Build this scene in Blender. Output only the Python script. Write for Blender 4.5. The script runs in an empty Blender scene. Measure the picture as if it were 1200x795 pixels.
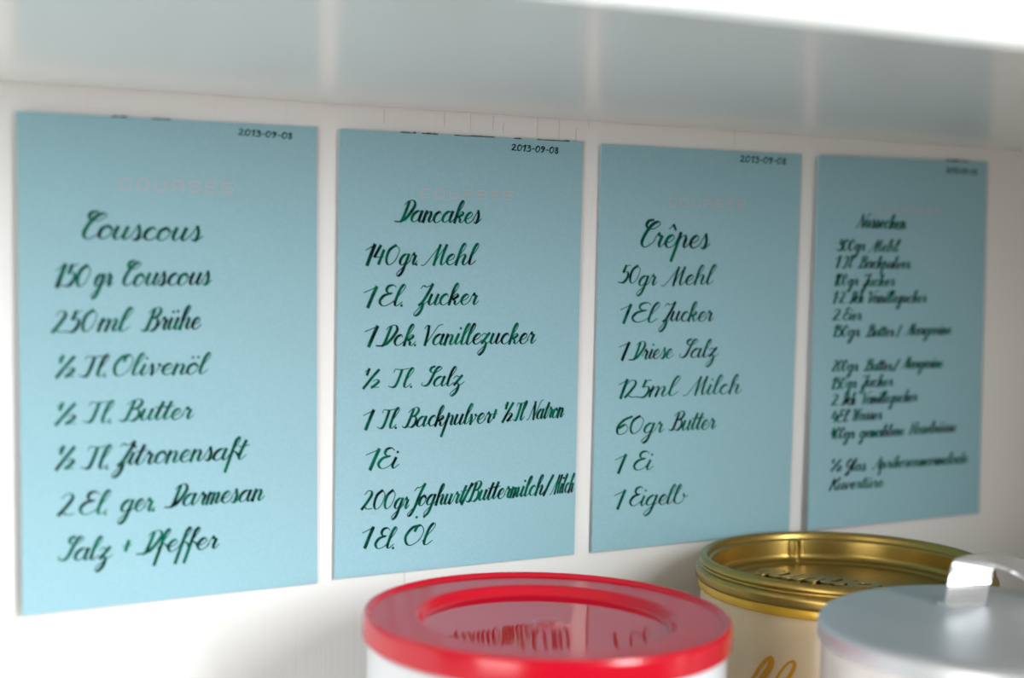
import bpy, bmesh, math, random
from mathutils import Vector, Matrix

random.seed(7)
S = bpy.context.scene
COL = S.collection

# ------------------------------------------------------------------ camera
CAM = Vector((0.0, -0.51513, 0.03522))
YAW, PITCH, ROLL = 0.53247, -0.05976, 0.01754
FPX = 1800.0
cy, sy = math.cos(YAW), math.sin(YAW)
cp, sp = math.cos(PITCH), math.sin(PITCH)
FW = Vector((sy * cp, cy * cp, sp))
_r = Vector((cy, -sy, 0)); _u = _r.cross(FW)
RT = _r * math.cos(ROLL) + _u * math.sin(ROLL)
UP = _u * math.cos(ROLL) - _r * math.sin(ROLL)
cam_d = bpy.data.cameras.new('camera')
cam = bpy.data.objects.new('camera', cam_d); COL.objects.link(cam)
cam.matrix_world = Matrix(((RT.x, UP.x, -FW.x, CAM.x), (RT.y, UP.y, -FW.y, CAM.y), (RT.z, UP.z, -FW.z, CAM.z), (0, 0, 0, 1)))
cam_d.sensor_width = 36; cam_d.sensor_fit = 'HORIZONTAL'
cam_d.lens = FPX / 1200 * 36
cam_d.clip_start = 0.01
cam_d.dof.use_dof = True
cam_d.dof.focus_distance = 0.592
cam_d.dof.aperture_fstop = 4.9
S.camera = cam

# ------------------------------------------------------------------ world, light, exposure
w = bpy.data.worlds.new('room_light'); S.world = w; w.use_nodes = True
w.node_tree.nodes['Background'].inputs[0].default_value = (1.0, 0.93, 0.84, 1)
w.node_tree.nodes['Background'].inputs[1].default_value = 0.18

def area(name, loc, target, sx, sz, power, color):
    d = bpy.data.lights.new(name, 'AREA'); d.shape = 'RECTANGLE'
    d.size = sx; d.size_y = sz; d.energy = power; d.color = color
    o = bpy.data.objects.new(name, d); COL.objects.link(o)
    o.location = loc
    o.rotation_euler = (Vector(target) - Vector(loc)).to_track_quat('-Z', 'Y').to_euler()
    return o
area('window_daylight', (1.08, -1.75, 0.55), (0.35, 0, -0.03), 1.1, 1.1, 92, (0.93, 0.98, 1.0))
area('left_fill_light', (-0.95, -0.80, -0.04), (0.2, 0, 0.0), 0.6, 0.7, 9.5, (1.0, 0.98, 0.94))  # added fill from the left, no actual window: brightens tins, wall and shelf underside

vs = S.view_settings
vs.view_transform = 'Standard'; vs.look = 'None'; vs.gamma = 1.0; vs.use_curve_mapping = False
vs.exposure = 0.0

# ------------------------------------------------------------------ helpers
def ray(px, py):
    return FW + RT * ((px - 600) / FPX) - UP * ((py - 397.5) / FPX)
def at_y(px, py, Y=0.0):
    d = ray(px, py); return CAM + d * ((Y - CAM.y) / d.y)
def at_z(px, py, Z):
    d = ray(px, py); return CAM + d * ((Z - CAM.z) / d.z)

def mat(name, color, rough=0.5, metal=0.0, coat=0.0, spec=0.5, noise=None, bump=None, bscale=(1, 1, 1), coat_rough=0.05):
    m = bpy.data.materials.new(name); m.use_nodes = True
    nt = m.node_tree; b = nt.nodes['Principled BSDF']
    b.inputs['Base Color'].default_value = (*color, 1)
    b.inputs['Roughness'].default_value = rough
    b.inputs['Metallic'].default_value = metal
    b.inputs['Coat Weight'].default_value = coat
    b.inputs['Coat Roughness'].default_value = coat_rough
    b.inputs['Specular IOR Level'].default_value = spec
    tc = nt.nodes.new('ShaderNodeTexCoord'); mp = nt.nodes.new('ShaderNodeMapping')
    mp.inputs['Scale'].default_value = bscale
    nt.links.new(tc.outputs['Object'], mp.inputs[0])
    if noise:                                   # (scale, second colour, lo, hi)
        n = nt.nodes.new('ShaderNodeTexNoise'); n.inputs['Scale'].default_value = noise[0]
        n.inputs['Detail'].default_value = 4
        r = nt.nodes.new('ShaderNodeValToRGB')
        r.color_ramp.elements[0].position = noise[2]; r.color_ramp.elements[1].position = noise[3]
        r.color_ramp.elements[0].color = (*color, 1); r.color_ramp.elements[1].color = (*noise[1], 1)
        nt.links.new(mp.outputs[0], n.inputs['Vector']); nt.links.new(n.outputs[0], r.inputs[0])
        nt.links.new(r.outputs[0], b.inputs['Base Color'])
    if bump:                                    # (scale, strength, distance)
        n = nt.nodes.new('ShaderNodeTexNoise'); n.inputs['Scale'].default_value = bump[0]
        n.inputs['Detail'].default_value = 3
        q = nt.nodes.new('ShaderNodeBump'); q.inputs['Strength'].default_value = bump[1]
        q.inputs['Distance'].default_value = bump[2]
        nt.links.new(mp.outputs[0], n.inputs['Vector']); nt.links.new(n.outputs[0], q.inputs['Height'])
        nt.links.new(q.outputs[0], b.inputs['Normal'])
    return m

M = {}
M['wall'] = mat('white_wall_paint', (0.80, 0.785, 0.77), 0.45, noise=(1, (0.66, 0.64, 0.62), 0.66, 0.74),
                bump=(1, 0.35, 0.0004), bscale=(420, 420, 9))
M['shelf'] = mat('glossy_white_paint', (0.87, 0.87, 0.845), 0.19, spec=0.7, coat=0.0, bump=(1, 0.06, 0.0002), bscale=(20, 300, 300))
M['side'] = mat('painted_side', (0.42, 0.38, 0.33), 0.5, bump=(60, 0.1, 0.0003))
M['paper'] = mat('blue_card_stock', (0.27, 0.475, 0.545), 0.62, spec=0.3, noise=(900, (0.30, 0.505, 0.575), 0.35, 0.7),
                 bump=(2500, 0.15, 0.00005))
M['ink'] = mat('green_ink', (0.001, 0.012, 0.012), 0.8, spec=0.08, noise=(190, (0.0, 0.125, 0.075), 0.38, 0.60))
M['heading'] = mat('rose_print', (0.52, 0.44, 0.48), 0.5)
M['residue'] = mat('dark_residue', (0.012, 0.02, 0.022), 0.6, noise=(300, (0.03, 0.09, 0.09), 0.4, 0.7))
M['red'] = mat('red_plastic', (0.58, 0.001, 0.017), 0.20, spec=0.55, bump=(400, 0.02, 0.0001))
M['red_floor'] = mat('polished_red_plastic', (0.58, 0.001, 0.017), 0.035, spec=0.55, bump=(400, 0.01, 0.0001))
M['gold'] = mat('gold_lacquer', (0.38, 0.265, 0.07), 0.31, metal=0.9, noise=(600, (0.42, 0.29, 0.08), 0.3, 0.7), bump=(900, 0.05, 0.0001))
M['gold_rim'] = mat('yellow_gold_rim', (0.85, 0.52, 0.05), 0.3, metal=0.3)
M['cream'] = mat('cream_print', (0.93, 0.74, 0.45), 0.22, spec=0.6, noise=(14, (0.92, 0.68, 0.44), 0.4, 0.7))
M['orange'] = mat('orange_print', (0.80, 0.36, 0.02), 0.25)
M['steel'] = mat('brushed_steel', (0.68, 0.70, 0.72), 0.40, metal=0.7, noise=(8, (0.58, 0.61, 0.65), 0.4, 0.6), bump=(700, 0.04, 0.0001))
M['handle'] = mat('polished_strap_steel', (0.86, 0.87, 0.89), 0.22, metal=0.75, bump=(500, 0.02, 0.0001))
M['white'] = mat('white_tin_print', (0.78, 0.80, 0.84), 0.25, noise=(6, (0.74, 0.77, 0.82), 0.4, 0.6))
M['silverwhite'] = mat('pale_lacquered_tin', (0.80, 0.76, 0.72), 0.22, metal=0.35, noise=(12, (0.78, 0.72, 0.68), 0.4, 0.6))

def link(name, bm, m, parent=None, smooth=False, recalc=True):
    if recalc: bmesh.ops.recalc_face_normals(bm, faces=bm.faces)
    me = bpy.data.meshes.new(name); bm.to_mesh(me); bm.free()
    if m: me.materials.append(m)
    if smooth:
        for p in me.polygons: p.use_smooth = True
    o = bpy.data.objects.new(name, me); COL.objects.link(o)
    if parent: o.parent = parent; o.matrix_parent_inverse = Matrix.Translation(-parent.location)
    return o
def thing(name, label, cat, loc, group=None):
    o = bpy.data.objects.new(name, None); COL.objects.link(o); o.location = loc
    o.empty_display_size = 0.01
    o['label'] = label; o['category'] = cat
    if group: o['group'] = group
    return o
def box(bm, a, b, bev=0.0):
    r = bmesh.ops.create_cube(bm, size=1)
    c = [(a[i] + b[i]) / 2 for i in range(3)]; s = [b[i] - a[i] for i in range(3)]
    for v in r['verts']: v.co = Vector((c[0] + v.co.x * s[0], c[1] + v.co.y * s[1], c[2] + v.co.z * s[2]))
    if bev:
        es = set(e for v in r['verts'] for e in v.link_edges)
        bmesh.ops.bevel(bm, geom=list(es), offset=bev, segments=3, affect='EDGES')
def round_profile(pts, n=4):
    """Catmull-Rom through profile points marked 's' is skipped: simple corner rounding."""
    out = [pts[0]]
    for i in range(1, len(pts) - 1):
        a, b, c = Vector(pts[i - 1]), Vector(pts[i]), Vector(pts[i + 1])
        d = min((a - b).length, (c - b).length) * 0.42
        p = b + (a - b).normalized() * d; q = b + (c - b).normalized() * d
        for k in range(n + 1):
            t = k / n
            out.append(tuple((1 - t) ** 2 * p + 2 * t * (1 - t) * b + t * t * q))
    out.append(pts[-1]); return out
def lathe(bm, prof, c, seg=160, rfun=None, cap=True):
    """prof: (r, z) list; closes to the axis where r == 0."""
    rings = []
    for (r, z) in prof:
        if r <= 1e-7:
            rings.append([bm.verts.new((c[0], c[1], c[2] + z))])
        else:
            ring = []
            for k in range(seg):
                a = 2 * math.pi * k / seg
                rr = rfun(r, z, a) if rfun else r
                ring.append(bm.verts.new((c[0] + rr * math.cos(a), c[1] + rr * math.sin(a), c[2] + z)))
            rings.append(ring)
    for A, B in zip(rings, rings[1:]):
        for k in range(seg):
            k2 = (k + 1) % seg
            if len(A) == 1 and len(B) == 1: continue
            if len(A) == 1: bm.faces.new((A[0], B[k], B[k2]))
            elif len(B) == 1: bm.faces.new((A[k], A[k2], B[0]))
            else: bm.faces.new((A[k], A[k2], B[k2], B[k]))

# ------------------------------------------------------------------ cabinet
SH_Z, SH_F = 0.0859, -0.2535
FLOOR_Z = -0.205
def struct(o): o['kind'] = 'structure'; return o
bm = bmesh.new(); box(bm, (-0.55, 0.0, FLOOR_Z - 0.018), (0.624, 0.012, 0.42))
struct(link('wall_back', bm, M['wall']))
bm = bmesh.new(); box(bm, (0.606, -0.262, FLOOR_Z - 0.018), (0.624, 0.0, 0.42))
struct(link('wall_right', bm, M['side']))
bm = bmesh.new(); box(bm, (0.606, -0.86, FLOOR_Z - 0.018), (0.624, -0.265, 0.42), 0.001)
struct(link('unseen_shade_door_1', bm, M['side']))  # unseen open door, added and sized to shade the wall's right side
bm = bmesh.new(); box(bm, (-0.55, -0.262, FLOOR_Z - 0.018), (0.606, 0.0, FLOOR_Z), 0.0012)
struct(link('floor', bm, M['shelf']))
bm = bmesh.new(); box(bm, (-0.55, SH_F, SH_Z), (0.606, 0.0, SH_Z + 0.020), 0.0008)
sh = link('shelf_board', bm, M['shelf'])
sh['label'] = 'glossy white shelf board above the four blue cards, its underside mirroring them'; sh['category'] = 'shelf'

# hairline cracks in the wall paint above the second card
wb = bpy.data.objects['wall_back']
M['crack'] = mat('crack_grey', (0.58, 0.55, 0.53), 0.8)
for px, ya, yb in ((521, 128, 150), (552, 108, 156), (578, 118, 156), (590, 142, 158), (630, 138, 162), (656, 104, 166), (675, 150, 166), (690, 128, 150), (450, 128, 146)):
    a = at_y(px, ya); b = at_y(px, yb); bm = bmesh.new(); n = 6; prev = None
    for i in range(n + 1):
        p = a.lerp(b, i / n); p.x = a.x + random.uniform(-.0002, .0002); hw_ = .00013 * math.sin(math.pi * (i + .3) / (n + .6))
        z = min(p.z, SH_Z - .0003)
        cur = [bm.verts.new((p.x - hw_, -.00006, z)), bm.verts.new((p.x + hw_, -.00006, z)), bm.verts.new((p.x, -.0002, z))]
        if prev:
            for k in range(3): bm.faces.new((prev[k], prev[(k+1) % 3], cur[(k+1) % 3], cur[k]))
        prev = cur
    link('paint_crack', bm, M['crack'], wb)

# ------------------------------------------------------------------ script lettering (pen strokes, x height = 1)
G = {
'a': (1.0, [[(.72,.88),(.45,1.0),(.15,.7),(.08,.25),(.3,0),(.6,.3),(.77,.98)],[(.77,.98),(.68,.3),(.8,.0),(1.08,.38)]]),
'b': (1.2, [[(.0,.35),(.35,1.4),(.48,1.95),(.36,2.15),(.2,1.6),(.12,.45),(.4,0),(.8,.2),(.9,.7),(.78,1.0)],[(.78,1.0),(.95,.72),(1.2,.8)]]),
'c': (.74, [[(.60,.78),(.48,1.0),(.2,.8),(.1,.35),(.3,0),(.55,.08),(.82,.4)]]),
'd': (1.0, [[(.72,.85),(.45,1.0),(.12,.65),(.1,.2),(.3,0),(.6,.3),(.78,1.0)],[(.86,2.0),(.75,1),(.68,.25),(.85,.0),(1.08,.38)]]),
'e': (.72, [[(.02,.35),(.35,.45),(.58,.75),(.45,1.0),(.2,.8),(.1,.35),(.3,0),(.55,.08),(.8,.4)]]),
'f': (.58, [[(0,.35),(.35,1.2),(.55,1.9),(.45,2.15),(.28,1.8)],[(.28,1.8),(.2,.8),(.1,-.6),(.06,-1.15)],[(.15,.45),(.35,.75),(.66,.38)]]),
'g': (1.0, [[(.72,.88),(.45,1.0),(.15,.7),(.08,.25),(.3,0),(.6,.3),(.77,.98)],[(.77,.98),(.65,.1),(.5,-.8),(.2,-1.15),(.05,-.85),(.4,-.35),(1.06,.38)]]),
'h': (.9, [[(0,.35),(.35,1.3),(.5,1.95),(.37,2.15),(.2,1.6),(.1,0)],[(.1,0),(.2,.6),(.5,1.0),(.62,.8),(.55,.25),(.7,0),(.97,.38)]]),
'i': (.46, [[(0,.35),(.22,.98)],[(.22,.98),(.12,.3),(.25,.0),(.52,.38)],'dot .24 1.55']),
'k': (.85, [[(0,.35),(.35,1.3),(.5,1.95),(.37,2.15),(.2,1.6),(.1,0)],[(.1,.1),(.25,.7),(.5,1.02),(.62,.8),(.3,.5)],[(.3,.5),(.48,.35),(.52,.1),(.68,0),(.92,.38)]]),
'l': (.48, [[(0,.35),(.35,1.3),(.5,1.95),(.37,2.15),(.2,1.6),(.1,.3),(.25,0),(.54,.38)]]),
'm': (1.02, [[(0,.5),(.17,1.0)],[(.17,1.0),(.12,.6),(.08,0)],[(.08,0),(.2,.65),(.4,1),(.47,.7),(.4,0)],[(.4,0),(.52,.65),(.72,1),(.8,.72),(.73,.2),(.85,0),(1.1,.38)]]),
'n': (.84, [[(0,.5),(.17,1.0)],[(.17,1.0),(.12,.6),(.08,0)],[(.08,0),(.2,.6),(.45,1),(.58,.75),(.52,.2),(.65,0),(.92,.38)]]),
'o': (.74, [[(.4,1.0),(.12,.75),(.08,.2),(.3,0),(.58,.3),(.6,.8),(.4,1.0)],[(.48,.95),(.62,.72),(.85,.75)]]),
'p': (.9, [[(0,.35),(.2,1.15)],[(.22,1.2),(.12,0),(.0,-1.2)],[(.12,0),(.25,.65),(.5,1.0),(.64,.75),(.6,.2),(.72,0),(.97,.38)]]),
'r': (.68, [[(0,.35),(.2,1.12),(.27,1.05),(.3,.88),(.48,.85)],[(.48,.85),(.40,.25),(.52,0),(.76,.38)]]),
's': (.62, [[(0,.3),(.28,1.18)],[(.28,1.18),(.42,.6),(.38,.1),(.22,0.0),(.12,.14)],[(.3,.0),(.48,.08),(.70,.4)]]),
't': (.52, [[(0,.35),(.34,1.7)],[(.35,1.75),(.2,.8),(.15,.2),(.3,0),(.58,.38)],[(-.08,1.22),(.2,1.15),(.62,1.32)]]),
'u': (.9, [[(0,.35),(.18,.98)],[(.18,.98),(.1,.3),(.25,0),(.5,.35),(.68,.98)],[(.68,.98),(.58,.25),(.72,0),(.97,.38)]]),
'v': (.76, [[(0,.5),(.15,.98)],[(.15,.98),(.24,.6),(.25,0)],[(.25,0),(.55,.5),(.62,.98),(.58,.85),(.86,.8)]]),
'z': (.78, [[(.0,.75),(.15,1.0),(.35,.9),(.58,1.02)],[(.58,1.02),(.35,.5),(.15,.08)],[(.15,.08),(.42,.2),(.5,-.2),(.4,-.8),(.15,-1.15),(.02,-.88),(.35,-.3),(.86,.38)]]),
'B': (1.15, [[(.55,1.9),(.45,1.0),(.3,.15),(.05,0),(-.12,.15)],[(.15,1.55),(.45,1.98),(.85,2.12),(1.05,1.75),(.85,1.2),(.55,1.08)],[(.55,1.08),(.95,.95),(1.02,.4),(.75,.0),(.45,.08)]]),
'C': (.85, [[(.55,2.3),(.28,2.2),(.2,1.8),(.4,1.5),(.75,1.55),(1.02,1.95),(.85,2.15),(.5,1.8),(.22,.9),(.17,.3),(.42,0),(.82,.35)]]),
'E': (.85, [[(.85,1.85),(.65,2.1),(.35,1.95),(.3,1.5),(.52,1.2),(.72,1.22)],[(.62,1.2),(.22,.95),(.05,.42),(.3,0),(.65,.12),(.9,.45)]]),
'J': (.85, [[(.1,1.5),(.3,1.9),(.5,1.85),(1.0,2.25)],[(1.0,2.25),(.75,1.2),(.5,-.3),(.25,-1.0),(.0,-1.05),(.05,-.7),(.95,.35)]]),
'M': (1.15, [[(-.5,.0),(-.2,.15),(.5,1.95)],[(.5,2.0),(.42,1.0),(.38,0)],[(.38,0),(.62,1.0),(.95,2.0)],[(.95,2.0),(.86,1),(.84,.3),(.95,0),(1.2,.38)]]),
'O': (1.12, [[(.75,2.0),(.35,1.8),(.08,.9),(.2,.2),(.5,0),(.9,.5),(1.02,1.4),(.8,2.0),(.6,1.9),(.52,1.4)]]),
'P': (.95, [[(.5,1.9),(.42,1.0),(.28,.1),(.0,0),(-.25,.02)],[(.2,1.6),(.4,1.95),(.8,2.08),(1.02,1.6),(.85,.9),(.5,.2),(.25,.12)]]),
'S': (.75, [[(.5,2.15),(.27,1.98),(.27,1.6),(.55,1.38),(.88,1.6),(1.08,1.95),(.9,2.12),(.68,1.8),(.5,.8),(.35,.2),(.1,0),(-.15,.12),(-.1,.35)]]),
'T': (.86, [[(.05,1.6),(.12,1.98),(.5,1.9),(1.0,2.06)],[(.55,1.88),(.5,1.0),(.38,.15),(.15,0),(-.1,.15)]]),
'V': (.85, [[(.0,1.65),(.15,2.0),(.3,1.95)],[(.3,1.95),(.36,1.2),(.35,0)],[(.35,0),(.75,1.0),(1.05,1.9),(1.4,2.12)]]),
'N': (.98, [[(-.3,0),(.0,.2),(.38,1.95)],[(.38,1.95),(.5,1.0),(.65,0)],[(.65,0),(.95,1.2),(1.15,2.0),(1.45,2.15)]]),
'Z': (.72, [[(.0,1.65),(.15,2.0),(.4,1.82),(.82,2.12)],[(.82,2.12),(.65,1.2),(.38,.3),(.15,.0)],[(.15,.0),(.42,.15),(.45,-.3),(.3,-.9),(.05,-1.12),(-.05,-.85),(.35,-.1),(.78,.38)]]),
'G': (.95, [[(.8,1.9),(.5,2.1),(.15,1.5),(.1,.8),(.4,.6),(.75,1.0),(.95,1.6)],[(.95,1.6),(.7,.3),(.5,-.6),(.2,-.9),(.1,-.6),(.98,.38)]]),
'A': (1.0, [[(-.2,.1),(.1,.1),(.8,2.0)],[(.8,2.0),(.75,1),(.75,.2),(.85,0),(1.1,.38)],[(.35,.8),(.95,.8)]]),
'H': (1.1, [[(.2,1.6),(.4,1.95)],[(.4,1.95),(.3,1.0),(.15,0)],[(1.1,2.1),(.9,1.0),(.8,.2),(.9,0),(1.15,.38)],[(.25,.95),(.95,1.05)]]),
'K': (1.0, [[(.2,1.6),(.45,1.95)],[(.45,1.95),(.3,1),(.1,0)],[(1.1,2.1),(.6,1.3),(.3,1.0)],[(.3,1.0),(.6,.85),(.75,.2),(.9,0),(1.1,.38)]]),
'W': (1.15, [[(.0,1.65),(.15,2.0),(.3,1.95)],[(.3,1.95),(.34,1.2),(.3,0)],[(.3,0),(.82,1.9)],[(.82,1.9),(.75,0)],[(.75,0),(1.2,1.9),(1.4,2.05)]]),
'1': (.62, [[(.0,1.4),(.5,1.95)],[(.5,1.95),(.42,1.0),(.34,0)]]),
'2': (.85, [[(-.02,1.5),(.15,1.9),(.45,1.88),(.56,1.45),(.35,.75),(.02,0.05)],[(.02,.05),(.2,.22),(.5,.04),(.88,.1)]]),
'3': (.8, [[(.1,1.75),(.45,1.92),(.65,1.6),(.3,1.1)],[(.3,1.1),(.7,.9),(.65,.2),(.3,0),(.0,.15)]]),
'4': (.8, [[(.32,1.9),(.1,.75)],[(.1,.72),(.72,.75)],[(.62,1.4),(.5,.1)]]),
'5': (.85, [[(.35,1.85),(.25,1.1)],[(.25,1.1),(.6,1.12),(.7,.6),(.45,.05),(.0,.08)],[(.35,1.85),(.72,1.92)]]),
'6': (.88, [[(.85,1.92),(.38,1.5),(.08,.7),(.2,.05),(.55,.05),(.75,.5),(.55,.98),(.2,.65)]]),
'8': (.8, [[(.6,1.6),(.35,1.9),(.15,1.5),(.45,1.0),(.6,.4),(.3,0),(.08,.4),(.35,.95),(.6,1.6)]]),
'9': (.8, [[(.62,1.5),(.35,1.9),(.1,1.4),(.3,1.0),(.62,1.5)],[(.65,1.6),(.5,.6),(.2,0)]]),
'0': (.92, [[(.5,1.92),(.15,1.4),(.1,.5),(.35,0),(.7,.4),(.82,1.4),(.5,1.92)]]),
'½': (1.2, [[(-.05,1.65),(.15,1.95)],[(.15,1.98),(.1,1.3)],[(.75,1.9),(.1,-.1)],[(.58,.62),(.75,.8),(.92,.62),(.8,.32),(.58,.0)],[(.58,.0),(1.02,.03)]]),
'/': (.45, [[(.4,2.0),(.05,-.1)]]),
'+': (.8, [[(.0,.75),(.72,.8)],[(.4,1.2),(.34,.35)]]),
'-': (.6, [[(.08,.8),(.5,.82)]]),
'.': (.35, ['dot .08 .04']),
' ': (.5, []),
}
G['ü'] = (G['u'][0], G['u'][1] + ['dot .18 1.55', 'dot .52 1.58'])
G['ö'] = (G['o'][0], G['o'][1] + ['dot .18 1.55', 'dot .5 1.58'])
G['Ö'] = (G['O'][0], G['O'][1] + ['dot .42 2.65', 'dot .85 2.68'])
G['ê'] = (G['e'][0], G['e'][1] + [[(.12,1.55),(.36,1.95)], [(.36,1.95),(.55,1.5)]])
# upright square-cut print letters (cap height = 1)
H = {
'C': (1.0, [[(.8,.8),(.78,1),(.15,1),(0,.85),(0,.15),(.15,0),(.78,0),(.8,.2)]]),
'O': (1.0, [[(.4,1),(.12,1),(0,.85),(0,.15),(.12,0),(.68,0),(.8,.15),(.8,.85),(.68,1),(.4,1)]]),
'U': (1.0, [[(0,1),(0,.15),(.12,0),(.68,0),(.8,.15),(.8,1)]]),
'R': (1.0, [[(0,0),(0,1),(.68,1),(.8,.85),(.8,.55),(.68,.42),(.02,.42)],[(.6,.42),(.78,.25),(.8,0)]]),
'S': (1.0, [[(.8,.8),(.7,1),(.12,1),(0,.85),(0,.65),(.12,.52),(.68,.5),(.8,.35),(.8,.15),(.68,0),(.1,0),(0,.2)]]),
'E': (.9, [[(.72,1),(0,1),(0,0),(.72,0)],[(0,.5),(.65,.5)]]),
}
def crom(pts, n=7):
    if len(pts) == 2:
        return [((pts[0][0] * (1 - t / 4) + pts[1][0] * t / 4), (pts[0][1] * (1 - t / 4) + pts[1][1] * t / 4)) for t in range(5)]
    P = [pts[0]] + list(pts) + [pts[-1]]; out = []
    for i in range(1, len(P) - 2):
        for k in range(n):
            t = k / n
            out.append(tuple(0.5 * ((2 * P[i][j]) + (-P[i-1][j] + P[i+1][j]) * t + (2*P[i-1][j] - 5*P[i][j] + 4*P[i+1][j] - P[i+2][j]) * t*t
                       + (-P[i-1][j] + 3*P[i][j] - 3*P[i+1][j] + P[i+2][j]) * t**3) for j in range(2)))
    out.append(tuple(pts[-1])); return out
SLANT = 0.27
def layout(text, wmin, wmax, slant=SLANT, jitter=0.03, font=None, gap=0.0):
    """Returns a list of strokes: each a list of (x, y, halfwidth) in x-height units, dots as ('dot', x, y)."""
    F = font or G; x = 0; out = []
    for ch in text:
        adv, ss = F[ch]
        jx, jy, js = (random.uniform(-1, 1) * jitter for _ in range(3))
        for s in ss:
            if isinstance(s, str):
                _, a, b = s.split(); a = float(a) + x; b = float(b)
                out.append(('dot', a, b, wmax * 0.9)); continue
            pts = [(px * (1 + js) + x + jx, py * (1 + js * 0.6) + (jy if not font else 0)) for px, py in (s if font else crom(s))]
            if not font: pts = [(px, 1 + (py - 1) * .86 if py > 1 else py * .9 if py < 0 else py) for px, py in pts]
            up = [(px + slant * py, py) for px, py in pts]
            st = []
            for i, p in enumerate(pts):
                a = up[max(0, i - 1)]; b = up[min(len(up) - 1, i + 1)]
                dx, dy = b[0] - a[0], b[1] - a[1]; L = math.hypot(dx, dy) or 1
                down = max(0.0, (-dy * 0.9 - dx * 0.42) / L)
                st.append((p[0], p[1], wmin + (wmax - wmin) * (1.3 if ch == '1' else 1.0) * down ** 1.4))
            sm = [(st[i][0], st[i][1], (st[max(0, i-1)][2] + 2 * st[i][2] + st[min(len(st)-1, i+1)][2]) / 4) for i in range(len(st))]
            out.append(sm)
        x += adv + gap
    return out
def lay_strokes(bm, strokes, A, B, unit, surf, slant=0.36):
    """Place strokes so their ink spans A..B (wall x,z pairs); unit = x height in metres; surf(x,z) -> 3-D point."""
    pts = [(q[0], q[1]) for s in strokes if s[0] != 'dot' for q in s] + [(s[1], s[2]) for s in strokes if s[0] == 'dot']
    ax, az = A; bx, bz = B
    W_ = bx - ax; sl = (bz - az) / W_
    lo, hi = 0.0, 4 * unit                       # horizontal stretch that makes the slanted ink span exactly A..B
    for _ in range(40):
        k = (lo + hi) / 2
        e = [x * k + y * slant * unit for x, y in pts]
        if max(e) - min(e) < W_: lo = k
        else: hi = k
    e0 = min(x * k + y * slant * unit for x, y in pts)
    def M2(x, y):
        X = ax + x * k + y * slant * unit - e0
        return (X, az + (X - ax) * sl + y * unit)
    hwf = min(1.0, max(0.55, (k / unit) / 0.85)) * unit
    def quad(vs):
        try: bm.faces.new(vs)
        except ValueError: pass
    for s in strokes:
        if s[0] == 'dot':
            X, Z = M2(s[1], s[2]); r = s[3] * unit
            quad([bm.verts.new(surf(X + r * math.cos(a), Z + r * math.sin(a))) for a in [i * math.pi / 4 for i in range(8)]]); continue
        P = [(*M2(q[0], q[1]), q[2] * hwf) for q in s]
        Ls, Rs = [], []
        for i, (X, Z, h) in enumerate(P):
            a = P[max(0, i - 1)]; b = P[min(len(P) - 1, i + 1)]
            dx, dz = b[0] - a[0], b[1] - a[1]; L = math.hypot(dx, dz) or 1
            nx, nz = -dz / L, dx / L
            ex = (-dx / L * h * .6 if i == 0 else dx / L * h * .6 if i == len(P) - 1 else 0)
            ez = (-dz / L * h * .6 if i == 0 else dz / L * h * .6 if i == len(P) - 1 else 0)
            Ls.append(bm.verts.new(surf(X + nx * h + ex, Z + nz * h + ez)))
            Rs.append(bm.verts.new(surf(X - nx * h + ex, Z - nz * h + ez)))
        for i in range(len(P) - 1): quad((Ls[i], Ls[i+1], Rs[i+1], Rs[i]))

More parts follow.
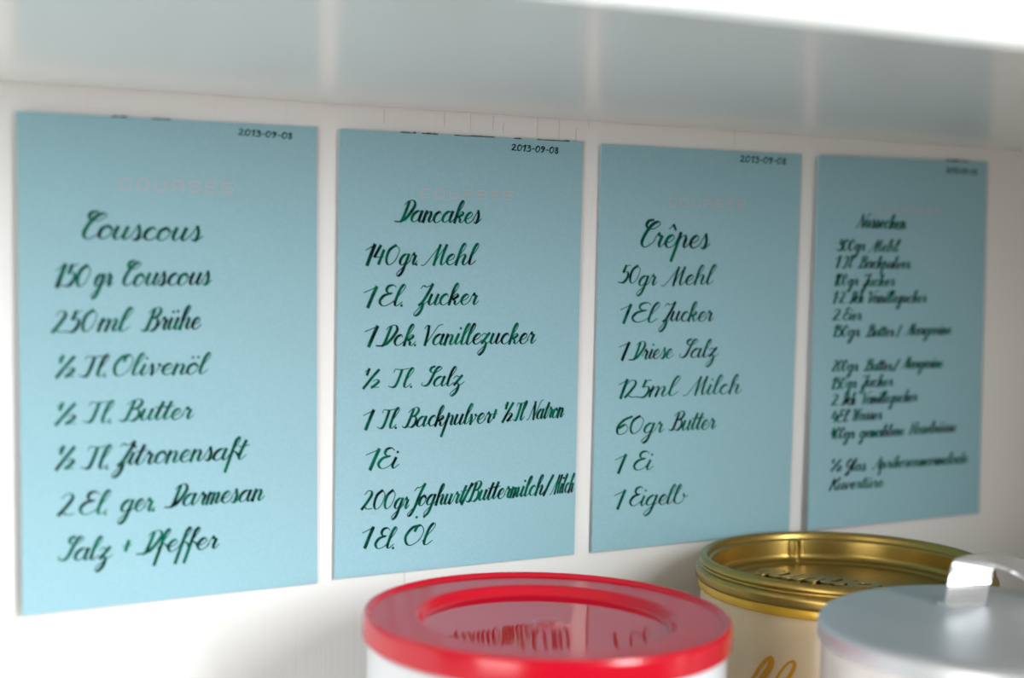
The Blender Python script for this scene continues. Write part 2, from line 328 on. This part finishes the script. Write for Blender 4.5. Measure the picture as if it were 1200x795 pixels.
# ------------------------------------------------------------------ recipe cards
class Card:
    def __init__(s, label, corners, lift, heading, date, words, thick=0.0009):
        # lift: stand-off of the sheet from the wall at TL, TR, BR, BL
        s.lift = lift
        s.P = [at_y(px, py, -l - thick) for (px, py), l in zip(corners, lift)]
        s.th = thick
        TL, TR, BR, BL = s.P
        s.root = thing('recipe_card', label, 'card', ((BL.x + BR.x) / 2, 0, (BL.z + BR.z) / 2), 'handwritten recipe cards on the cabinet wall')
        N = 18; bm = bmesh.new(); front = []; back = []
        for j in range(N + 1):
            v = j / N; fr, bk = [], []
            for i in range(N + 1):
                p = s.pt(i / N, v); fr.append(bm.verts.new(p)); bk.append(bm.verts.new(p + Vector((0, thick, 0))))
            front.append(fr); back.append(bk)
        for j in range(N):
            for i in range(N):
                bm.faces.new((front[j][i], front[j+1][i], front[j+1][i+1], front[j][i+1]))
                bm.faces.new((back[j][i], back[j][i+1], back[j+1][i+1], back[j+1][i]))
        for i in range(N):
            bm.faces.new((front[0][i], front[0][i+1], back[0][i+1], back[0][i]))
            bm.faces.new((front[N][i+1], front[N][i], back[N][i], back[N][i+1]))
            bm.faces.new((front[i+1][0], front[i][0], back[i][0], back[i+1][0]))
            bm.faces.new((front[i][N], front[i+1][N], back[i+1][N], back[i][N]))
        link('paper_sheet', bm, M['paper'], s.root)
        # printed heading
        (x0, y0, x1, y1, hpx) = heading
        s.line('printed_heading', [('COURSES', x0, x1, y0, y1)], None, M['heading'], font=H, hpx=hpx,
               label='pale rose capitals reading COURSES')
        x0, y0, x1, y1, hpx = date
        s.line('handwritten_date', [('2013-09-08', x0, x1, y0, y1)], None, M['ink'], hpx=hpx / 1.95, date=True,
               label='small date 2013-09-08 in the top right corner')
        for unit, wl in words:
            s.line('handwritten_line', wl, unit, M['ink'], label='green ink line reading ' + ' '.join(q[0] for q in wl))
    def pt(s, u, v):
        """u left to right, v bottom to top; the sheet bows off the wall towards its left edge"""
        TL, TR, BR, BL = s.P
        b = BL.lerp(BR, u); t = TL.lerp(TR, u); p = b.lerp(t, v)
        yb = BR.y + (BL.y - BR.y) * (1 - u) ** 1.6; yt = TR.y + (TL.y - TR.y) * (1 - u) ** 1.6
        p.y = yb + (yt - yb) * v
        return p
    def surf(s, X, Z, off=0.00012):
        TL, TR, BR, BL = s.P
        v = (Z - BL.z) / (TL.z - BL.z); u = 0.5
        for _ in range(3):
            xl = BL.x + (TL.x - BL.x) * v; xr = BR.x + (TR.x - BR.x) * v
            u = min(1.02, max(-.02, (X - xl) / (xr - xl)))
            zb = BL.z + (BR.z - BL.z) * u; zt = TL.z + (TR.z - TL.z) * u
            v = min(1.02, max(-.02, (Z - zb) / (zt - zb)))
        return Vector((X, s.pt(min(1, max(0, u)), v).y - off, Z))
    def hit(s, px, py):
        p = at_y(px, py, 0)
        for _ in range(3): p = at_y(px, py, s.surf(p.x, p.z).y)
        return p
    def line(s, name, wl, unit, m, font=None, hpx=None, date=False, label=None):
        bm = bmesh.new()
        for (txt, x0, x1, y0, y1) in wl:
            a, b = s.hit(x0, y0), s.hit(x1, y1)
            un = unit
            if hpx: un = (s.hit(x0, y0 - hpx) - a).length
            if font: st = layout(txt, .065, .065, 0, 0, font, gap=.38)
            elif date: st = layout(txt, .16, .23, 0.12, .02, gap=.12)
            else:
                st = layout(txt, .042, .148) if unit > .0034 else layout(txt, .075, .21)
            lay_strokes(bm, st, (a.x, a.z), (b.x, b.z), un, s.surf, 0.0 if font else 0.1 if date else SLANT)
        o = link(name, bm, m, s.root, recalc=False)
        if label: o['label'] = label
        return o
    def residue(s, spans):
        bm = bmesh.new()
        for x0, x1, h in spans:
            n = 7
            for i in range(n):
                xa = x0 + (x1 - x0) * i / n; xb = x0 + (x1 - x0) * (i + 0.95) / n
                TLp, TRp = C_PX[s.idx][0], C_PX[s.idx][1]
                ya = TLp[1] + (TRp[1] - TLp[1]) * (xa - TLp[0]) / (TRp[0] - TLp[0])
                yb = TLp[1] + (TRp[1] - TLp[1]) * (xb - TLp[0]) / (TRp[0] - TLp[0])
                a = s.hit(xa, ya); b = s.hit(xb, yb)
                hh = h * random.uniform(.0, .4)
                box(bm, (a.x, a.y + .0001, a.z - .0003), (b.x, a.y + .0008, a.z + hh))
        o = link('dried_glue', bm, M['residue'], s.root); o['label'] = 'dark torn crumbs along the top edge'

C_PX = [[(20,130),(371,149),(372,684),(27,722)], [(399,151),(683,166),(673,650),(392,679)],
        [(705,169),(939,181),(924.6,624),(693.6,647.6)], [(960,182),(1157,190),(1147,602),(947,622)]]
U = 0.0040
def W(t, x0, x1, y0, y1=None): return (t, x0, x1, y0, y0 if y1 is None else y1)
cards = []
cards.append(Card('blue recipe card headed Couscous, the leftmost of the four', C_PX[0], (.0022, .0004, .0004, .0034),
    (141, 222, 272, 226, 12), (279.8, 158, 342, 163, 7.5), [
    (.0043, [W('Couscous', 98, 238, 279.7, 282.5)]),
    (U, [W('150', 66, 106, 336), W('gr', 107, 132, 335.5), W('Couscous', 145, 248, 335, 334)]),
    (U, [W('250', 61.5, 113.5, 390, 389), W('ml', 115, 156, 388.6, 388), W('Brühe', 165, 236, 388, 385.5)]),
    (.0037, [W('½', 66, 87, 441.5), W('Tl.', 92, 128, 441.6), W('Olivenöl', 134, 247, 440.5, 438)]),
    (.0037, [W('½', 65.5, 88, 497, 496.5), W('Tl.', 97, 134, 495.5), W('Butter', 139.5, 227, 493.5, 491)]),
    (U, [W('½', 66, 87, 549.7), W('Tl.', 95, 131, 549.5), W('Zitronensaft', 131, 292, 546.4, 537.8)]),
    (U, [W('2', 68.5, 87, 604.4, 603.5), W('El.', 94, 130, 603), W('ger.', 138, 181, 600, 599), W('Parmesan', 193, 310, 595.3, 586)]),
    (U, [W('Salz', 68.5, 131.5, 657.5, 655.4), W('+', 144, 154, 651, 650), W('Pfeffer', 160, 257, 650, 642.4)]),
    ]))
cards.append(Card('blue recipe card headed Pancakes, second from the left', C_PX[1], (.0014, .0004, .0004, .0008),
    (494, 231.5, 600, 234, 9.7), (600, 176, 654, 180, 7.6), [
    (.0041, [W('Pancakes', 462.7, 564, 260, 261.7)]),
    (U, [W('140', 428.5, 468, 310.3), W('gr.', 465, 489, 310.7), W('Mehl', 493.5, 561, 310.7, 310.3)]),
    (U, [W('1', 426.5, 441, 360.3, 359.8), W('El.', 445, 475, 358.9), W('Zucker', 485, 561, 357.6, 357.2)]),
    (U, [W('1', 427.5, 442, 406), W('Pck.', 441, 487, 405.3), W('Vanillezucker', 497.5, 628, 404.7, 402.5)]),
    (.0037, [W('½', 426, 444, 454.2), W('Tl.', 455, 485, 454.2, 454), W('Salz', 494, 544, 453, 452)]),
    (.0038, [W('1', 425.5, 437.5, 503.4, 503), W('Tl.', 442, 468, 502.3, 502), W('Backpulver', 471.5, 577, 501.3, 495.8), W('+', 576.5, 583, 494),
         W('½', 589, 601, 493.7, 493), W('Tl', 601, 618, 493), W('Natron', 617, 661, 492, 489.3)]),
    (U, [W('1', 428.5, 444, 550.3, 549.5), W('Ei', 443.5, 467.5, 549.3)]),
    (.0039, [W('200', 424, 463, 597.6, 596.3), W('gr', 459, 479.5, 596.3), W('Joghurt', 477.5, 548, 593.7, 589.8), W('/', 541, 553, 590, 589),
         W('Buttermilch', 546, 638, 588.3, 579.6), W('/', 637, 648, 580, 579), W('Milch', 644, 673.4, 579.6, 576.8)]),
    (U, [W('1', 424.5, 437, 642.4, 642), W('El.', 440, 465, 643), W('Öl', 475, 510, 639.6, 638)]),
    ]))
cards.append(Card('blue recipe card headed Crêpes, third from the left', C_PX[2], (.0010, .0004, .0004, .0010),
    (784, 242, 872.5, 244, 9.5), (867.8, 189.5, 920.6, 192.7, 7.6), [
    (.0052, [W('Crêpes', 752, 832, 289.5, 291.3)]),
    (U, [W('50', 724.5, 750, 331.8), W('gr', 746, 770, 334.8), W('Mehl', 775, 839, 334.8, 333)]),
    (U, [W('1', 727, 739, 378.7, 378.3), W('El', 741, 773, 378, 377.6), W('Zucker', 772, 836, 376.8, 376.5)]),
    (.0038, [W('1', 725, 737, 422), W('Priese', 737, 789, 422, 420), W('Salz', 796, 842, 419.5, 418.7)]),
    (U, [W('125', 725, 763, 466.8, 466), W('ml', 760.5, 797, 464.8, 463.5), W('Milch', 800.5, 869, 463.3, 460.8)]),
    (U, [W('60', 723, 754, 509, 508.5), W('gr', 752, 778, 507.3), W('Butter', 783.5, 839, 505, 503)]),
    (U, [W('1', 720.5, 733, 554.5, 554), W('Ei', 743, 765.5, 551, 550.5)]),
    (U, [W('1', 720, 732, 596.5, 596), W('Eigelb', 738.5, 806, 593.5, 590)]),
    ]))
V = .0027
cards.append(Card('blue recipe card headed Nussecken, the rightmost with small dense writing', C_PX[3], (.0020, .0005, .0005, .0036),
    (1027, 249.5, 1103, 251.7, 8), (1108.8, 202.5, 1144.4, 205, 6.8), [
    (.0031, [W('Nussecken', 1003, 1062, 266.5, 268.5)]),
    (V, [W('300', 980.5, 1002, 294), W('gr', 1001, 1014, 294), W('Mehl', 1017, 1055, 295)]),
    (V, [W('1', 979.5, 985, 313.7), W('Tl', 986, 1001, 314), W('Backpulver', 1005, 1067, 314, 315)]),
    (V, [W('100', 979, 993, 334.7), W('gr', 993, 1006, 334.8), W('Zucker', 1009, 1049, 335.3)]),
    (V, [W('1-2', 977, 990, 355), W('Pck', 994, 1012, 355), W('Vanillezucker', 1018, 1086, 355, 354.5)]),
    (V, [W('2', 976.5, 985, 375.3), W('Eier', 988.5, 1010, 375.2)]),
    (V, [W('150', 977, 994, 394.5), W('gr', 993, 1008, 394.5), W('Butter', 1014, 1048, 394.5), W('/', 1051, 1056, 394.3), W('Margarine', 1060, 1115, 393.2, 391.7)]),
    (V, [W('200', 975.5, 993, 435.3), W('gr', 992, 1006, 435), W('Butter', 1012, 1046, 434.5), W('/', 1047, 1054, 434), W('Margarine', 1056, 1105, 432, 431)]),
    (V, [W('150', 975.5, 991, 455.8), W('gr', 991, 1004, 455), W('Zucker', 1007, 1047, 454, 452.5)]),
    (V, [W('2', 975, 982, 475), W('Pck', 985, 1003, 474.5), W('Vanillezucker', 1011, 1075, 473.7, 470.3)]),
    (V, [W('4', 975, 981, 495.3), W('El', 981, 996, 494.5), W('Wasser', 1000, 1034, 493, 491.7)]),
    (V, [W('400', 974.5, 990, 514.5), W('gr', 988, 1002, 514), W('gemahlene', 1006, 1060, 513.3, 510.3), W('Haselnüsse', 1066, 1121, 509.2, 505.8)]),
    (V, [W('½', 974, 986, 551.7), W('Glas', 990, 1015, 552), W('Aprikosenmarmelade', 1022, 1135, 550, 542.5)]),
    (V, [W('Kuvertüre', 972, 1036, 575, 570.8)]),
    ]))
for i, c in enumerate(cards): c.idx = i
cards[0].residue([(130, 150, .0008), (178, 200, .0006)])
cards[1].residue([(470, 488, .0009), (495, 514, .0010), (533, 580, .0005), (603, 611, .0004), (630, 668, .0010)])
cards[3].residue([(1110, 1136, .0012)])

# ------------------------------------------------------------------ tin with the red lid
RC = (0.2652, -0.0912); RZ = -0.0842
t = thing('storage_tin', 'white round tin with a glossy red plastic lid, leftmost of the three tins', 'tin', (RC[0], RC[1], FLOOR_Z), 'tins standing on the shelf')
bm = bmesh.new()
lathe(bm, round_profile([(0, 0.001), (.0580, 0.001), (.0590, 0.003), (.0590, .1115), (.0575, .1125), (.056, .1125), (.056, .109), (0, .109)], 3), (RC[0], RC[1], FLOOR_Z))
link('body', bm, M['white'], t, True)
prof = [(.0570, -.0085), (.0600, -.0088), (.0607, -.0080), (.0605, -.0016), (.0600, -.0002), (.0590, 0), (.0583, -.0005), (.0578, -.0013),
        (.0568, -.0014), (.0436, -.0013), (.0426, -.0018), (.0410, -.0042), (.0400, -.0046), (.0080, -.0046), (.0050, -.0045), (.0025, -.0041), (0, -.0041)]
bm = bmesh.new(); lathe(bm, round_profile(prof, 4), (0, 0, 0))
lid = link('lid', bm, M['red'], None, True)
lid.parent = t
lid.data.materials.append(M['red_floor'])
for p in lid.data.polygons:
    if p.center.xy.length < .0402: p.material_index = 1
LID_TILT = (-0.010, 0.010)
lid.location = (0, 0, RZ - FLOOR_Z)
lid.rotation_euler = (LID_TILT[1], -LID_TILT[0], 0)
lid['label'] = 'glossy red plastic lid with a recessed centre and small nub'

# ------------------------------------------------------------------ tin with the gold lid
GC = (0.4205, -0.0641); GZ = -0.085
t = thing('coffee_tin', 'cream round tin with a deep gold lid, in the middle and furthest back', 'tin', (GC[0], GC[1], FLOOR_Z), 'tins standing on the shelf')
bm = bmesh.new(); hb = GZ - FLOOR_Z
lathe(bm, round_profile([(0, 0.001), (.0555, 0.001), (.0565, .003), (.0565, hb - .0125), (.0550, hb - .0120), (.0545, hb - .0200), (0, hb - .0210)], 3), (GC[0], GC[1], FLOOR_Z))
link('body', bm, M['cream'], t, True)
bm = bmesh.new()
lathe(bm, round_profile([(.0560, -.0132), (.0574, -.0132), (.0576, -.0118), (.0574, -.0095), (.0560, -.0092)], 3), (GC[0], GC[1], GZ))
link('rim', bm, M['gold_rim'], t, True)
prof = [(.0560, -.0094), (.0578, -.0096), (.0587, -.0086), (.0588, -.0060), (.0582, -.0046), (.0568, -.0042), (.0566, -.0034), (.0574, -.0026),
        (.0570, -.0010), (.0558, 0), (.0546, -.0002), (.0538, -.0012), (.0534, -.0030), (.0522, -.0034), (.0520, -.0098), (.0512, -.0112),
        (.0490, -.0118), (.0478, -.0128), (.0440, -.0130), (.0428, -.0122), (0, -.0122)]
# notch: a shallow vertical flute in the inner wall, at the back left
na = at_z(930, 640, GZ - .006); ang0 = math.atan2(na.y - GC[1], na.x - GC[0])
def flute(r, z, a):
    if .0505 < r < .0536 and z < -.0028:
        d = (a - ang0 + math.pi) % (2 * math.pi) - math.pi
        return r - .0016 * math.exp(-(d / 0.035) ** 4)
    return r
bm = bmesh.new(); lathe(bm, round_profile(prof, 4), (GC[0], GC[1], GZ), 360, flute)
gl = link('lid', bm, M['gold'], t, True)
gl['label'] = 'shiny gold plastic lid, dished deep inside its rim'
# embossed name on the lid floor, upside down from here
fz = GZ - .0122
cu = bpy.data.curves.new('embossed_lettering', 'FONT'); cu.body = 'Krönung'; cu.size = 0.0215; cu.extrude = 0.0014
cu.offset = 0.0007; cu.bevel_depth = 0.0002; cu.shear = 0.35; cu.align_x = 'CENTER'; cu.align_y = 'CENTER'; cu.resolution_u = 6
tmp = bpy.data.objects.new('t', cu); COL.objects.link(tmp)
bpy.context.view_layer.update()
me = bpy.data.meshes.new_from_object(tmp.evaluated_get(bpy.context.evaluated_depsgraph_get()))
bpy.data.objects.remove(tmp)
pa = at_z(900, 671, fz); pb = at_z(1050, 689, fz)
dirv = (pb - pa); angl = math.atan2(dirv.y, dirv.x) + math.pi
me.materials.clear(); me.materials.append(M['gold'])
e = bpy.data.objects.new('embossed_lettering', me); COL.objects.link(e)
e.parent = gl; e.matrix_parent_inverse = gl.matrix_world.inverted() @ Matrix.Identity(4)
e.parent = t; e.matrix_parent_inverse = Matrix.Translation(-t.location)
e.location = (GC[0], GC[1], fz + .0004); e.rotation_euler = (0, 0, angl)
e['label'] = 'raised word Krönung, upside down'
# orange script on the body
def cyl(cx, cyy, r, a0):
    def f(X, Z):
        a = a0 + X / r
        return Vector((cx + (r + .0002) * math.cos(a), cyy + (r + .0002) * math.sin(a), Z))
    return f
def at_cyl(px, py, c, r):
    d = ray(px, py); ox, oy = CAM.x - c[0], CAM.y - c[1]
    A = d.x ** 2 + d.y ** 2; B = ox * d.x + oy * d.y; D = B * B - A * (ox * ox + oy * oy - r * r)
    return CAM + d * ((-B - math.sqrt(max(0, D))) / A)
bm = bmesh.new()
for pts, hw in (([(866, 822), (880, 799), (890, 783), (899, 773), (904, 774), (901, 784), (892, 797), (884, 815), (886, 826), (896, 822)], .0008),
                ([(896, 822), (909, 797), (919, 782), (927, 776), (931, 779), (927, 790), (917, 805), (912, 820)], .0005)):
    P = [at_cyl(x, y, GC, .0567) for x, y in crom(pts, 6)]
    L_, R_ = [], []
    for i, p in enumerate(P):
        d = P[min(i + 1, len(P) - 1)] - P[max(i - 1, 0)]
        n = Vector((p.x - GC[0], p.y - GC[1], 0)).normalized(); sd = d.cross(n).normalized() * hw * (1.5 if d.z < 0 else .9)
        L_.append(bm.verts.new(p + sd)); R_.append(bm.verts.new(p - sd))
    for i in range(len(P) - 1): bm.faces.new((L_[i], L_[i+1], R_[i+1], R_[i]))
o = link('printed_script', bm, M['orange'], t, recalc=False); o['label'] = 'orange looping script'

# ------------------------------------------------------------------ tin with the steel lid
SC = (0.3756, -0.1856); SZ = -0.080; SR = .0580
t = thing('metal_canister', 'pale metal canister with a steel lid and strap handle, rightmost and nearest', 'tin', (SC[0], SC[1], FLOOR_Z), 'tins standing on the shelf')
bm = bmesh.new(); hb = SZ - FLOOR_Z
lathe(bm, round_profile([(0, .001), (SR - .002, .001), (SR - .001, .003), (SR - .001, hb - .004), (SR - .002, hb - .003), (0, hb - .003)], 3), (SC[0], SC[1], FLOOR_Z))
link('body', bm, M['silverwhite'], t, True)
bm = bmesh.new()
lathe(bm, round_profile([(SR - .0008, -.0062), (SR + .0002, -.0064), (SR, -.0014), (SR - .0010, 0), (SR - .004, .0004), (0, .0010)], 4), (SC[0], SC[1], SZ))
lo = link('lid', bm, M['steel'], t, True); lo['label'] = 'flat steel lid'
# strap handle
bm = bmesh.new()
A_ = [at_z(1107, 709, SZ + .0012), at_y(1112, 682, -.1580), at_y(1117, 660, -.1576), at_y(1123, 654, -.1565), at_y(1140, 650, -.1545), at_y(1165, 649, -.1530),
      at_y(1200, 657, -.1540), at_y(1228, 676, -.1570), at_z(1245, 703, SZ + .0012)]
B_ = [at_z(1155, 709, SZ + .0012), at_y(1160, 684, -.1630), at_y(1164, 668, -.1635), at_y(1168, 664, -.1640), at_y(1176, 665, -.1660), at_y(1188, 670, -.1680),
      at_y(1207, 682, -.1690), at_y(1222, 702, -.1700), at_z(1232, 722, SZ + .0012)]
def rail(P, n=6):
    Q = [P[0]] + P + [P[-1]]; out = []
    for i in range(1, len(Q) - 2):
        for k in range(n):
            t = k / n
            out.append(0.5 * (2 * Q[i] + (Q[i+1] - Q[i-1]) * t + (2*Q[i-1] - 5*Q[i] + 4*Q[i+1] - Q[i+2]) * t*t + (3*Q[i] - Q[i-1] - 3*Q[i+1] + Q[i+2]) * t**3))
    return out + [P[-1]]
A_, B_ = rail(A_), rail(B_)
rows = []
for i in range(len(A_)):
    tg = (A_[min(i+1, len(A_)-1)] - A_[max(i-1, 0)]) + (B_[min(i+1, len(A_)-1)] - B_[max(i-1, 0)])
    n = tg.cross(B_[i] - A_[i]).normalized() * .0007
    rows.append([bm.verts.new(p) for p in (A_[i], B_[i], B_[i] + n, A_[i] + n)])
for P, Q in zip(rows, rows[1:]):
    for k in range(4): bm.faces.new((P[k], P[(k+1) % 4], Q[(k+1) % 4], Q[k]))
bm.faces.new(rows[0]); bm.faces.new(rows[-1][::-1])
for P, d in ((A_[0].lerp(B_[0], .5), 1), (A_[-1].lerp(B_[-1], .5), 1)):      # feet riveted to the lid
    box(bm, (P.x - .007, P.y - .001, SZ + .0006), (P.x + .007, P.y + .006, SZ + .0016), .0003)
ho = link('handle', bm, M['handle'], t, False); ho['label'] = 'bent shiny steel strap handle'
